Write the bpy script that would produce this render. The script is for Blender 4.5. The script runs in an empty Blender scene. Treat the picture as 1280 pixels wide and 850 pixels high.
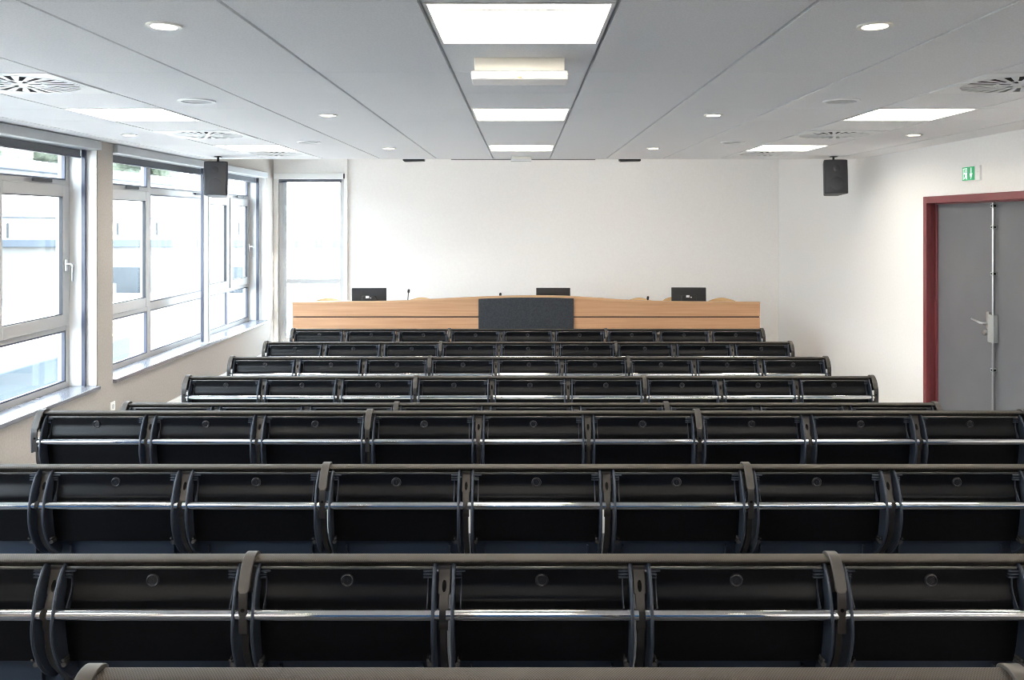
import bpy, math, random
from mathutils import Vector, Matrix
random.seed(7)
PI = math.pi
sc = bpy.context.scene
COL = sc.collection
F, CX, CY, CZ = 1050.0, 653.0, 276.0, 1.96      # focal length (px of a 1280 wide frame), vanishing point, eye height

def PX(px, d): return (px - CX) * d / F
def PZ(py, d): return CZ - (py - CY) * d / F

# ------------------------------------------------------------------ materials
MATS = {}
def mat(name, col, rough=0.5, metal=0.0, spec=0.5, emit=None, estr=0.0, coat=0.0):
    m = bpy.data.materials.new(name); m.use_nodes = True
    b = m.node_tree.nodes['Principled BSDF']
    b.inputs['Base Color'].default_value = (*col, 1)
    b.inputs['Roughness'].default_value = rough
    b.inputs['Metallic'].default_value = metal
    b.inputs['Specular IOR Level'].default_value = spec
    b.inputs['Coat Weight'].default_value = coat
    if emit:
        b.inputs['Emission Color'].default_value = (*emit, 1)
        b.inputs['Emission Strength'].default_value = estr
    MATS[name] = m
    return m

def vary(m, c1, c2, scale=(8, 8, 8), detail=3.0, bump=0.0, kind='NOISE', bscale=None, lo=0.35, hi=0.65):
    nt = m.node_tree; N = nt.nodes; L = nt.links
    b = N['Principled BSDF']
    tc = N.new('ShaderNodeTexCoord'); mp = N.new('ShaderNodeMapping')
    mp.inputs['Scale'].default_value = scale
    L.new(tc.outputs['Object'], mp.inputs['Vector'])
    n = N.new('ShaderNodeTexNoise'); n.inputs['Scale'].default_value = 1.0; n.inputs['Detail'].default_value = detail
    L.new(mp.outputs['Vector'], n.inputs['Vector'])
    r = N.new('ShaderNodeValToRGB')
    r.color_ramp.elements[0].position = lo; r.color_ramp.elements[0].color = (*c1, 1)
    r.color_ramp.elements[1].position = hi; r.color_ramp.elements[1].color = (*c2, 1)
    L.new(n.outputs['Fac'], r.inputs['Fac']); L.new(r.outputs['Color'], b.inputs['Base Color'])
    if bump:
        bp = N.new('ShaderNodeBump'); bp.inputs['Strength'].default_value = bump; bp.inputs['Distance'].default_value = 0.004
        L.new(n.outputs['Fac'], bp.inputs['Height']); L.new(bp.outputs['Normal'], b.inputs['Normal'])
    return m

M = MATS
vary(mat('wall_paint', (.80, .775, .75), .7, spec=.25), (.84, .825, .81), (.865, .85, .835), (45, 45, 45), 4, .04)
vary(mat('wall_beige_shaded', (.60, .545, .485), .75, spec=.2), (.36, .33, .30), (.40, .365, .335), (60, 60, 60), 4, .08)  # beige paint, darkened to carry the backlit shade of the window wall
vary(mat('ceiling_tile', (.76, .76, .77), .85, spec=.15), (.79, .79, .80), (.87, .87, .88), (160, 160, 160), 3, .15)
vary(mat('tier_carpet', (.05, .05, .055), .9, spec=.15), (.06, .06, .066), (.085, .085, .09), (120, 120, 120), 3, .2)
mat('ceiling_grid', (.45, .46, .47), .5)
vary(mat('floor_lino', (.56, .54, .51), .5, spec=.3), (.54, .52, .49), (.58, .56, .53), (60, 60, 60), 4)
mat('white_paint', (.82, .82, .81), .4)
mat('window_alu', (.42, .415, .415), .35, .1)
mat('window_dark', (.06, .065, .10), .4)
mat('gasket', (.02, .02, .025), .6)
vary(mat('sill_stone', (.15, .15, .17), .22, spec=.5), (.145, .145, .165), (.155, .155, .175), (8, 8, 8), 2)
mat('blind_case', (.42, .44, .46), .45)
vary(mat('blind_fabric', (.16, .17, .19), .8, spec=.2), (.14, .15, .17), (.19, .20, .22), (300, 300, 300), 2)
vary(mat('black_plastic', (.003, .003, .004), .33, spec=.20), (.0025, .0025, .003), (.0038, .0038, .005), (60, 60, 60), 3)
mat('plate_metal', (.035, .043, .06), .48, .25, spec=.45)
mat('arm_metal', (.045, .040, .037), .36, .45)
mat('strap_metal', (.075, .068, .062), .45, .4, spec=.4)
mat('strip_metal', (.16, .15, .145), .25, .7)
mat('chrome', (.72, .72, .74), .075, 1.0)
mat('steel', (.62, .62, .63), .28, 1.0)
mat('lock_steel', (.46, .49, .49), .42, .55)
mat('hole_black', (.004, .004, .004), .8, spec=.1)
mat('lock_black', (.012, .012, .014), .3, spec=.45)
mat('navy_shell', (.022, .032, .052), .5, spec=.4)
vary(mat('blue_fabric', (.05, .12, .25), .9, spec=.15), (.04, .10, .22), (.06, .14, .28), (200, 200, 200), 2, .2)
vary(mat('beech', (.68, .40, .225), .38, spec=.4), (.47, .255, .135), (.55, .32, .185), (1.2, 40, 55), 4, .02)
mat('beech_edge', (.55, .325, .175), .4)
mat('beech_gap', (.07, .04, .03), .7)
vary(mat('chair_wood', (.66, .42, .20), .4, spec=.4), (.60, .37, .17), (.70, .46, .23), (3, 30, 30), 3)
mat('screen_black', (.014, .014, .016), .4)
mat('port_grey', (.50, .52, .54), .35)
mat('speaker_case', (.024, .025, .03), .5)
mat('maroon', (.20, .042, .048), .35, spec=.5)
vary(mat('door_grey', (.155, .155, .165), .4, spec=.45), (.135, .138, .152), (.145, .148, .162), (3, 3, 3), 2)
mat('sign_white', (.80, .80, .80), .4)
mat('sign_green', (.02, .33, .13), .4, emit=(.02, .42, .16), estr=.12)
mat('sign_glow', (.8, .95, .85), .4, emit=(.75, 1, .82), estr=.35)
mat('lamp_glow', (.9, .88, .84), .5, emit=(1.0, .95, .865), estr=16.0)
mat('spot_glow', (.9, .88, .84), .5, emit=(1.0, .84, .62), estr=30.0)
mat('added_warm_glow', (.9, .85, .75), .5, emit=(1, .88, .7), estr=6.0)  # emission for the added glow on the stage bars
mat('reflector', (.86, .83, .76), .35)
mat('lamp_box', (.80, .77, .70), .4)
mat('cover_clear', (.82, .82, .82), .2)
mat('diffuser_white', (.84, .84, .84), .4)
mat('duct_dark', (.008, .007, .006), .8)
mat('led_red', (.8, .15, .08), .4, emit=(1, .2, .08), estr=1.0)
mat('disc_grey', (.50, .51, .53), .7)
mat('facade', (.24, .24, .237), .8)
mat('facade_band', (.07, .085, .105), .7)
mat('roof_blue', (.045, .06, .072), .7)
mat('roof_pale', (.39, .375, .36), .8)
mat('far_window', (.05, .06, .07), .3)
vary(mat('foliage', (.16, .20, .13), .8), (.07, .085, .055), (.13, .145, .11), (6, 6, 6), 3)
mat('bark', (.12, .09, .07), .8)
# perforated black front sheet of the desk
vary(mat('perforated', (.022, .025, .03), .45, spec=.4), (.017, .02, .025), (.034, .038, .045), (60, 60, 60), 2)
# light speaker cloth
vary(mat('speaker_mesh', (.05, .05, .055), .6), (.022, .022, .026), (.042, .042, .048), (400, 400, 400), 1)

def rail_mat():
    m = mat('ribbed_rail', (.06, .055, .05), .6, .1, spec=.3)
    nt = m.node_tree; N = nt.nodes; L = nt.links; b = N['Principled BSDF']
    tc = N.new('ShaderNodeTexCoord'); sp = N.new('ShaderNodeSeparateXYZ'); L.new(tc.outputs['Object'], sp.inputs[0])
    def s(out, k):
        a = N.new('ShaderNodeMath'); a.operation = 'MULTIPLY'; a.inputs[1].default_value = k; L.new(out, a.inputs[0])
        c = N.new('ShaderNodeMath'); c.operation = 'SINE'; L.new(a.outputs[0], c.inputs[0]); return c
    sx = s(sp.outputs['X'], 2 * PI / .0052); sy = s(sp.outputs['Y'], 2 * PI / .0075)
    mu = N.new('ShaderNodeMath'); mu.operation = 'MULTIPLY'; L.new(sx.outputs[0], mu.inputs[0]); L.new(sy.outputs[0], mu.inputs[1])
    mr = N.new('ShaderNodeMapRange'); mr.inputs['From Min'].default_value = -1; L.new(mu.outputs[0], mr.inputs['Value'])
    r = N.new('ShaderNodeValToRGB'); r.color_ramp.elements[0].color = (.017, .014, .0115, 1); r.color_ramp.elements[1].color = (.060, .049, .040, 1)
    L.new(mr.outputs[0], r.inputs['Fac']); L.new(r.outputs['Color'], b.inputs['Base Color'])
    bp = N.new('ShaderNodeBump'); bp.inputs['Strength'].default_value = .35; bp.inputs['Distance'].default_value = .001
    L.new(mr.outputs[0], bp.inputs['Height']); L.new(bp.outputs['Normal'], b.inputs['Normal'])
rail_mat()

def glass_mat():
    m = bpy.data.materials.new('window_glass'); m.use_nodes = True
    nt = m.node_tree; N = nt.nodes; L = nt.links
    N.remove(N['Principled BSDF'])
    t = N.new('ShaderNodeBsdfTransparent'); t.inputs['Color'].default_value = (.93, .955, .96, 1)
    g = N.new('ShaderNodeBsdfGlossy'); g.inputs['Roughness'].default_value = .02; g.inputs['Color'].default_value = (.9, .9, .9, 1)
    x = N.new('ShaderNodeMixShader'); x.inputs['Fac'].default_value = .06
    L.new(t.outputs[0], x.inputs[1]); L.new(g.outputs[0], x.inputs[2]); L.new(x.outputs[0], N['Material Output'].inputs['Surface'])
    MATS['glass'] = m
glass_mat()

# ------------------------------------------------------------------ mesh building
class MB:
    def __init__(s): s.v = []; s.f = []; s.mi = []; s.k = 0
    def face(s, *ix): s.f.append(tuple(ix)); s.mi.append(s.k)
    def box(s, x0, x1, y0, y1, z0, z1):
        n = len(s.v)
        s.v += [(x0,y0,z0),(x1,y0,z0),(x1,y1,z0),(x0,y1,z0),(x0,y0,z1),(x1,y0,z1),(x1,y1,z1),(x0,y1,z1)]
        for q in ((3,2,1,0),(4,5,6,7),(0,1,5,4),(1,2,6,5),(2,3,7,6),(3,0,4,7)): s.face(*[n+i for i in q])
        return s
    def quad(s, a, b, c, d):
        n = len(s.v); s.v += [tuple(a), tuple(b), tuple(c), tuple(d)]; s.face(n, n+1, n+2, n+3); return s
    def prism(s, poly, axis, a0, a1):
        """closed polygon in the plane across axis ('x': (y,z), 'y': (x,z), 'z': (x,y)) pulled from a0 to a1"""
        def P(p, a):
            return (a, p[0], p[1]) if axis == 'x' else ((p[0], a, p[1]) if axis == 'y' else (p[0], p[1], a))
        n = len(s.v); m = len(poly)
        s.v += [P(p, a0) for p in poly] + [P(p, a1) for p in poly]
        for i in range(m):
            j = (i + 1) % m; s.face(n+i, n+j, n+m+j, n+m+i)
        s.face(*[n+i for i in range(m-1, -1, -1)]); s.face(*[n+m+i for i in range(m)])
        return s
    def cyl(s, p0, p1, r0, r1=None, n=16):
        r1 = r0 if r1 is None else r1
        return s.tube([p0, p1], [r0, r1], n)
    def tube(s, path, r, n=12, cap=True):
        path = [Vector(p) for p in path]
        rs = r if isinstance(r, (list, tuple)) else [r] * len(path)
        b = len(s.v); ref = None
        for i, p in enumerate(path):
            t = (path[min(i+1, len(path)-1)] - path[max(i-1, 0)]).normalized()
            if ref is None: ref = Vector((0, 0, 1)) if abs(t.z) < .9 else Vector((1, 0, 0))
            u = t.cross(ref).normalized(); w = u.cross(t).normalized(); ref = w
            for k in range(n):
                a = 2 * PI * k / n
                s.v.append(tuple(p + (u * math.cos(a) + w * math.sin(a)) * rs[i]))
        for i in range(len(path) - 1):
            for k in range(n):
                j = (k + 1) % n
                s.face(b+i*n+k, b+i*n+j, b+(i+1)*n+j, b+(i+1)*n+k)
        if cap:
            s.face(*[b+k for k in range(n-1, -1, -1)]); e = b + (len(path)-1)*n; s.face(*[e+k for k in range(n)])
        return s
    def ribbon(s, path, w, t, x=0.0):
        """a strip of width w (or list of widths) and thickness t following (y, z) points"""
        ws = w if isinstance(w, (list, tuple)) else [w] * len(path)
        b = len(s.v); m = len(path)
        for i, (y, z) in enumerate(path):
            y0, z0 = path[max(i-1, 0)]; y1, z1 = path[min(i+1, m-1)]
            dy, dz = y1-y0, z1-z0; l = math.hypot(dy, dz) or 1; ny, nz = -dz/l, dy/l
            h = ws[i] / 2
            s.v += [(x-h, y+ny*t/2, z+nz*t/2), (x+h, y+ny*t/2, z+nz*t/2), (x+h, y-ny*t/2, z-nz*t/2), (x-h, y-ny*t/2, z-nz*t/2)]
        for i in range(m-1):
            for k in range(4):
                j = (k+1) % 4; s.face(b+4*i+k, b+4*i+j, b+4*i+4+j, b+4*i+4+k)
        s.face(b+3, b+2, b+1, b); e = b+4*(m-1); s.face(e, e+1, e+2, e+3)
        return s
    def ring(s, c, r0, r1, z0, z1, n=32):
        """flat upright ring round a vertical axis"""
        b = len(s.v)
        for (r, z) in ((r0, z0), (r1, z0), (r1, z1), (r0, z1)):
            for k in range(n):
                a = 2*PI*k/n; s.v.append((c[0]+r*math.cos(a), c[1]+r*math.sin(a), z))
        for q in range(4):
            p = (q+1) % 4
            for k in range(n):
                j = (k+1) % n; s.face(b+q*n+k, b+q*n+j, b+p*n+j, b+p*n+k)
        return s
    def lathe(s, prof, c=(0,0,0), n=24):
        b = len(s.v)
        for (r, z) in prof:
            for k in range(n):
                a = 2*PI*k/n; s.v.append((c[0]+r*math.cos(a), c[1]+r*math.sin(a), c[2]+z))
        for q in range(len(prof)-1):
            for k in range(n):
                j = (k+1) % n; s.face(b+q*n+k, b+q*n+j, b+(q+1)*n+j, b+(q+1)*n+k)
        s.face(*[b+k for k in range(n-1, -1, -1)]); e = b+(len(prof)-1)*n; s.face(*[e+k for k in range(n)])
        return s
    def ball(s, c, r, n=10, sq=(1,1,1)):
        prof = []
        b = len(s.v)
        for i in range(n+1):
            th = PI*i/n
            for k in range(2*n):
                a = PI*k/n
                s.v.append((c[0]+r*sq[0]*math.sin(th)*math.cos(a), c[1]+r*sq[1]*math.sin(th)*math.sin(a), c[2]-r*sq[2]*math.cos(th)))
        for i in range(n):
            for k in range(2*n):
                j = (k+1) % (2*n); s.face(b+i*2*n+k, b+i*2*n+j, b+(i+1)*2*n+j, b+(i+1)*2*n+k)
        return s
    def build(s, name, m, parent=None, bevel=0.0, smooth=True, loc=None, rot=None):
        me = bpy.data.meshes.new(name)
        me.from_pydata(s.v, [], s.f)
        for mm in (m if isinstance(m, (list, tuple)) else [m]): me.materials.append(MATS[mm])
        if isinstance(m, (list, tuple)): me.polygons.foreach_set('material_index', s.mi)
        me.validate(); me.update()
        import bmesh
        bm = bmesh.new(); bm.from_mesh(me); bmesh.ops.recalc_face_normals(bm, faces=bm.faces); bm.to_mesh(me); bm.free()
        if smooth:
            me.polygons.foreach_set('use_smooth', [True]*len(me.polygons)); me.set_sharp_from_angle(angle=math.radians(35))
        o = bpy.data.objects.new(name, me); COL.objects.link(o)
        if loc: o.location = loc
        if rot: o.rotation_euler = rot
        if parent: o.parent = parent
        if bevel:
            bv = o.modifiers.new('bevel', 'BEVEL'); bv.width = bevel; bv.segments = 2; bv.limit_method = 'ANGLE'; bv.angle_limit = math.radians(40)
        return o

def cat(pts, n=6, closed=False):
    """Catmull-Rom through points"""
    out = []; m = len(pts)
    for i in range(m - 1):
        p0 = pts[max(i-1, 0)]; p1 = pts[i]; p2 = pts[i+1]; p3 = pts[min(i+2, m-1)]
        for k in range(n):
            t = k / n
            out.append(tuple(.5*((2*b)+(-a+c)*t+(2*a-5*b+4*c-d)*t*t+(-a+3*b-3*c+d)*t**3) for a, b, c, d in zip(p0, p1, p2, p3)))
    out.append(tuple(pts[-1]))
    return out

def tag(o, label=None, category=None, group=None, kind=None):
    if label: o['label'] = label
    if category: o['category'] = category
    if group: o['group'] = group
    if kind: o['kind'] = kind
    return o
def thing(name, loc, label, category, group=None, rot=(0,0,0)):
    o = bpy.data.objects.new(name, None); COL.objects.link(o); o.empty_display_size = .1
    o.location = loc; o.rotation_euler = rot
    return tag(o, label, category, group)
def structure(name, loc=(0,0,0)):
    o = bpy.data.objects.new(name, None); COL.objects.link(o); o.location = loc; o['kind'] = 'structure'; return o
def struct(mb, name, m, **k):
    o = mb.build(name, m, **k); o['kind'] = 'structure'; return o
KIDS = {}
def kids(o):
    return [c for c in COL.objects if c.parent == o]
def dup(root, loc, label, rot=None):
    r = root.copy(); COL.objects.link(r); r.location = loc; r['label'] = label
    if rot: r.rotation_euler = rot
    if root.name not in KIDS: KIDS[root.name] = [(c, kids(c)) for c in kids(root)]
    for c, gs in KIDS[root.name]:
        d = c.copy(); COL.objects.link(d); d.parent = r
        for g in gs:
            e = g.copy(); COL.objects.link(e); e.parent = d
    return r

# ------------------------------------------------------------------ room shell
XL, XR, YB, YR, ZC, YE = -3.50, 3.60, 11.81, -2.3, 2.62, 8.94
ZT = 3.05                                          # raised ceiling before the rear wall of the stage
W1 = (.6, 6.92); W2 = (7.18, 11.45); SILL, HEAD = .58, 2.56
DOOR = (5.57, 7.50, 2.16)
m = MB()
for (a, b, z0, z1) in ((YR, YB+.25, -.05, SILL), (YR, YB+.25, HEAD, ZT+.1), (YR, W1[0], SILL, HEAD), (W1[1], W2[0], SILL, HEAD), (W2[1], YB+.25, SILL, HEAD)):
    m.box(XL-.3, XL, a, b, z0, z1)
struct(m, 'wall_left', 'wall_beige_shaded', smooth=False)
m = MB()
m.box(XR, XR+.25, YR, DOOR[0], -.05, ZT+.1).box(XR, XR+.25, DOOR[1], YB+.25, -.05, ZT+.1).box(XR, XR+.25, DOOR[0], DOOR[1], DOOR[2], ZT+.1)
struct(m, 'wall_right', 'wall_paint', smooth=False)
B3 = (-3.44, -2.505, .24, 2.57)
m = MB()
m.box(XL, B3[0], YB, YB+.25, -.05, ZT+.1).box(B3[1], XR, YB, YB+.25, -.05, ZT+.1).box(B3[0], B3[1], YB, YB+.25, -.05, B3[2]).box(B3[0], B3[1], YB, YB+.25, B3[3], ZT+.1)
struct(m, 'wall_back', 'wall_paint', smooth=False)
m = MB().box(XL-.3, XR+.25, YR-.2, YR, -.05, ZT+.1)
struct(m, 'wall_rear', 'wall_paint', smooth=False)
struct(MB().box(XL-.3, XR+.25, 4.80, YB+.25, -.15, 0), 'floor', 'floor_lino', smooth=False)
struct(MB().box(XL, XR, 1.98, 4.80, -.15, .175), 'floor_middle_tier', 'tier_carpet', smooth=False)
struct(MB().box(XL, XR, YR, 1.98, -.15, .338), 'floor_upper_tier', 'tier_carpet', smooth=False)
# raised part of the ceiling over the stage and the roof above everything
struct(MB().box(XL-.3, XR+.25, YE+.03, YB+.25, ZT, ZT+.1), 'ceiling_stage', 'white_paint', smooth=False)
struct(MB().box(XL-.3, XR+.25, YR-.2, YE+.03, ZC+.26, ZC+.34), 'ceiling_slab', 'white_paint', smooth=False)

# suspended ceiling: tiles in the grid, open where lights and diffusers sit
cols = [XL, -3.31, -2.71, -2.11, -1.51, -.91, -.31, .29, .89, 1.49, 2.09, 2.69, 3.29, XR]
rows = [YR] + [2.536 + .6*k for k in range(-7, 11)] + [YE]
LIGHTS = [(x, y) for y in (-1.964, .436, 2.836, 5.236, 7.636) for x in (-2.41, -.01, 2.39)]
DIFFS = [(x, y) for y in (1.636, 4.036, 6.436, 8.236) for x in (-2.41, 2.39)]
m = MB()
for i in range(len(cols)-1):
    for j in range(len(rows)-1):
        cx, cy = (cols[i]+cols[i+1])/2, (rows[j]+rows[j+1])/2
        if any(abs(cx-x) < .1 and abs(cy-y) < .1 for x, y in LIGHTS + DIFFS): continue
        gx0 = .007 if i > 0 else 0; gx1 = .007 if i < len(cols)-2 else 0
        m.box(cols[i]+gx0, cols[i+1]-gx1, rows[j]+.0012, rows[j+1]-.0012, ZC, ZC+.018)
struct(m, 'ceiling', 'ceiling_tile', smooth=False)
m = MB()                                            # the metal grid the tiles lie in, a little above their faces
for x in cols[1:-1]: m.box(x-.018, x+.018, YR, YE, ZC+.016, ZC+.034)
for y in rows[1:-1]: m.box(XL, XR, y-.012, y+.012, ZC+.0185, ZC+.030)
struct(m, 'ceiling_grid_trim', 'ceiling_grid', smooth=False)
struct(MB().box(XL, XR, YE, YE+.03, ZC-.001, ZT), 'ceiling_edge_trim', 'white_paint', smooth=False)
# skirting
struct(MB().box(XL, XL+.03, 4.82, YB, 0, .175), 'baseboard_left', 'white_paint', bevel=.004)
struct(MB().box(XR-.02, XR, DOOR[1]+.02, YB, 0, .10), 'baseboard_right', 'white_paint', bevel=.004)
struct(MB().box(B3[1], XR, YB-.02, YB, 0, .10), 'baseboard_back', 'white_paint', bevel=.004)
# vertical cable trunking beside the window on the back wall
struct(MB().box(PX(429.6, 11.76), PX(434.2, 11.76), YB-.05, YB, 0, ZT), 'trim_1', 'white_paint', bevel=.004)
# ceiling joint line of white wall above window 3

# ------------------------------------------------------------------ windows
def rect_frame(mb, y0, y1, z0, z1, w, xa, xb):
    """frame in the wall plane (bars w wide, between xa and xb in depth)"""
    mb.box(xa, xb, y0, y0+w, z0, z1).box(xa, xb, y1-w, y1, z0, z1).box(xa, xb, y0+w, y1-w, z0, z0+w).box(xa, xb, y0+w, y1-w, z1-w, z1)
    return mb
XW = -3.72
Z0, ZA0, ZA1, ZB0, ZB1, Z1 = .60, 1.066, 1.155, 2.205, 2.29, 2.56

def handle(parent, y, z, x):
    h = MB()
    h.box(x, x+.012, y-.016, y+.016, z-.045, z+.045)
    h.tube([(x+.01, y, z+.01), (x+.045, y, z+.01), (x+.058, y, z), (x+.058, y, z-.03), (x+.055, y, z-.13)], .0095, 10)
    return h.build('window_handle', 'steel', parent, bevel=.002)

def window_left(name, y0, y1, cells, handles):
    root = structure(name, (0, 0, 0))
    fr = MB()
    xa, xb = XW-.07, XW
    fr.box(xa, xb, y0, y0+.05, Z0, Z1).box(xa, xb, y1-.05, y1, Z0, Z1)
    fr.box(xa+.001, xb-.001, y0+.05, y1-.05, Z0, Z0+.05).box(xa+.001, xb-.001, y0+.05, y1-.05, Z1-.05, Z1)
    for (a, b, kind) in cells:
        if a > y0+.06: fr.box(xa+.002, xb-.002, a-.035, a+.035, Z0+.01, Z1-.01)
        if kind == 'sash':
            fr.box(xa+.004, xb-.004, a+.01, b-.01, ZA0, ZA1-.03).box(xa+.004, xb-.004, a+.01, b-.01, ZB0+.03, ZB1)
        else:
            fr.box(xa+.004, xb-.004, a+.01, b-.01, ZA0, ZA1-.01).box(xa+.004, xb-.004, a+.01, b-.01, ZB0+.02, ZB1)
    fr.build('window_frame', 'window_alu', root, bevel=.004)
    bead = MB()
    for (a, b, kind) in cells:
        for (z0, z1) in ((Z0+.05, ZA0), (ZB1, Z1-.05)):
            pane = MB().box(XW-.045, XW-.04, a+.03, b-.03, z0-.01, z1+.01).build('pane', 'glass', root, smooth=False)
            rect_frame(bead, a+.035, b-.035, z0, z1, .012, XW-.03, XW-.004)
        if kind == 'sash':
            s = rect_frame(MB(), a+.02, b-.02, ZA1-.045, ZB0+.045, .095, XW-.04, XW+.022).build('sash', 'window_alu', root, bevel=.006)
            MB().box(XW-.02, XW-.015, a+.09, b-.09, ZA1+.04, ZB0-.04).build('pane', 'glass', s, smooth=False)
            rect_frame(MB(), a+.108, b-.108, ZA1+.045, ZB0-.045, .010, XW-.012, XW+.018).build('gasket', 'gasket', s)
            yv = b - .42
            v = MB().box(XW+.022, XW+.034, yv-.13, yv+.13, ZB0+.055, ZB0+.085)
        else:
            pane = MB().box(XW-.045, XW-.04, a+.03, b-.03, ZA1-.02, ZB0+.03).build('pane', 'glass', root, smooth=False)
            rect_frame(bead, a+.035, b-.035, ZA1-.01, ZB0+.02, .014, XW-.03, XW-.004)
            yv = b - .2
            v = MB().box(XW, XW+.012, yv-.10, yv+.10, ZB0+.05, ZB0+.075)
        v.build('ventilator', 'speaker_case', root, bevel=.003)
    bead.build('glazing_bead', 'window_dark', root)
    for (y, z) in handles: handle(root, y, z, XW+.022)
    # reveal lining at the far end, white
    MB().box(XW-.02, XL-.001, y1-.003, y1+.01, Z0, Z1).build('reveal_lining', 'white_paint', root)
    return root
window_left('window_1', W1[0], W1[1]-.02, [(W1[0], 1.95, 'fixed'), (1.95, 2.95, 'sash'), (2.95, 4.85, 'fixed'), (4.85, 5.86, 'sash') , (5.86, 6.88, 'sash')], [(6.80, 1.60), (5.78, 1.60)])
window_left('window_2', W2[0], W2[1]-.01, [(W2[0], 8.37, 'sash'), (8.37, 9.83, 'fixed'), (9.83, 10.62, 'sash'), (10.62, 11.42, 'sash')], [(11.36, 1.60)])
for n, (a, b) in (('window_sill', W1), ('window_sill', W2)):
    struct(MB().box(XW, XL+.03, a, b, .573, .605), n, 'sill_stone', bevel=.005)
# window 3 in the back wall
w3 = structure('window_3')
m = MB(); ya, yb = YB+.04, YB+.11
x0, x1, z0, z1 = B3
xa_, xb_ = x0+.075, x1-.07
m.box(x0, xa_, ya, yb, z0, z1).box(xb_, x1, ya, yb, z0, z1).box(xa_, xb_, ya, yb, z0, z0+.075).box(xa_, xb_, ya, yb, z1-.06, z1)
m.box(xa_, xb_, ya, yb, 1.075, 1.14)
m.build('window_frame', 'window_alu', w3, bevel=.004)
MB().box(x0+.074, x0+.115, ya-.01, ya+.02, z0+.07, z1-.05).build('blind_guide', 'blind_case', w3)
MB().box(x0+.05, x1-.05, yb-.04, yb-.035, 1.13, z1-.05).build('pane', 'glass', w3, smooth=False)
MB().box(x0+.05, x1-.05, yb-.04, yb-.035, z0+.05, 1.085).build('pane', 'glass', w3, smooth=False)

# ------------------------------------------------------------------ roller blinds
def blind_left(y0, y1, label):
    t = thing('roller_blind', (XL-.06, y0, 2.56), label, 'blind', 'roller blinds over the windows')
    L = y1-y0
    MB().box(-.10, .10, .0, L, -.02, .055).build('blind_case', 'blind_case', t, bevel=.006)
    MB().box(-.055, -.05, .02, L-.05, -.075, -.02).build('blind_fabric', 'blind_fabric', t)
    MB().box(-.062, -.043, .02, L-.05, -.088, -.073).build('bottom_bar', 'window_dark', t, bevel=.003)
    MB().box(-.045, -.015, L-.045, L-.02, -.02-1.93, -.02).build('guide_rail', 'window_dark', t)
    return t
blind_left(W1[0]+.02, W1[1]-.01, 'grey rolled-up blind with a dark hem over the nearest side window')
blind_left(W2[0]+.005, W2[1]-.03, 'grey rolled-up blind over the long side window behind the speaker')
t = thing('roller_blind', (PX(342.5, 11.75), YB-.08, PZ(224, 11.75)), 'short pale rolled-up blind over the window beside the long desk', 'blind', 'roller blinds over the windows')
w = PX(429.5, 11.75) - PX(342.5, 11.75)
MB().box(0, w, -.01, .075, 0, .085).build('blind_case', 'white_paint', t, bevel=.006)
MB().box(.07, w-.03, .03, .036, -.03, 0).build('blind_fabric', 'blind_fabric', t)
MB().box(.07, w-.03, .024, .042, -.042, -.028).build('bottom_bar', 'window_dark', t, bevel=.003)
MB().box(w, w+.012, 0, .07, .01, .075).build('end_cap', 'speaker_case', t)

# steel column on the sill of window 2
t = thing('steel_column', (PX(258, 9.32), 9.32, .605), 'slim square metal post on the window sill below the left speaker', 'post')
MB().box(-.022, .036, -.03, .03, 0, 1.955).build('shaft', 'window_alu', t, bevel=.008)
MB().box(-.05, -.022, -.03, .03, 0, 1.955).build('edge_channel', 'window_dark', t, bevel=.003)
MB().box(-.055, .045, -.045, .045, 0, .012).build('base_plate', 'steel', t, bevel=.003)

# socket on the left wall
t = thing('wall_socket', (XL, 7.16, .378), 'small white power socket on the wall below the pillar', 'socket')
MB().box(0, .012, -.04, .04, -.04, .04).build('cover_plate', 'white_paint', t, bevel=.004)
m = MB(); m.cyl((.012, 0, 0), (.0135, 0, 0), .021, n=20); m.build('socket_well', 'port_grey', t)

# ------------------------------------------------------------------ double door
d1 = structure('door_1')
y0, y1, zt = DOOR
XD = XR + .085
m = MB()
def door_frame(m, xa, xb, w):
    m.box(xa, xb, y1-w, y1+.015, 0, zt+.015).box(xa, xb, y0-.015, y0+w, 0, zt+.015).box(xa, xb, y0+w, y1-w, zt-w, zt+.015)
door_frame(m, XR-.018, XR+.03, .045)
m.build('door_frame', 'maroon', d1, bevel=.005)
m = MB()
def jamb(m, xa, xb, w, wi):
    m.box(xa, xb, y1-w, y1-wi, 0, zt-wi).box(xa, xb, y0+wi, y0+w, 0, zt-wi).box(xa, xb, y0+w, y1-w, zt-w, zt-wi)
jamb(m, XR+.03, XR+.07, .03, 0.0)
jamb(m, XR+.07, XR+.10, .055, 0.0)
m.build('door_jamb', 'maroon', d1, bevel=.004)
YM = 6.555
l1 = MB().box(XD, XD+.045, YM+.002, y1-.045, .01, zt-.05).build('door_leaf', 'door_grey', d1, bevel=.003)
l2 = MB().box(XD, XD+.045, y0+.045, YM-.002, .01, zt-.05).build('door_leaf', 'door_grey', d1, bevel=.003)
m = MB(); m.cyl((XD-.022, YM-.02, .05), (XD-.022, YM-.02, zt-.06), .0095, n=12)
m.box(XD-.034, XD-.01, YM-.034, YM-.006, .03, .12)
m.build('bolt_rod', 'steel', d1)
def pz(py): return CZ-(py-CY)*XD_Y/F
XD_Y = YM
for py in (257.5, 284, 342, 462):
    z = pz(py)
    rg = MB().box(XD-.036, XD, YM-.038, YM-.002, z-.014, z+.014).build('rod_guide', 'lock_steel', d1, bevel=.003)
    mm = MB(); mm.cyl((XD-.02, YM-.040, z), (XD-.02, YM-.036, z), .009, n=12); mm.cyl((XD-.0375, YM-.02, z), (XD-.035, YM-.02, z), .008, n=12); mm.build('guide_screw', 'hole_black', rg)
za, zb = pz(428), pz(393)
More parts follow.
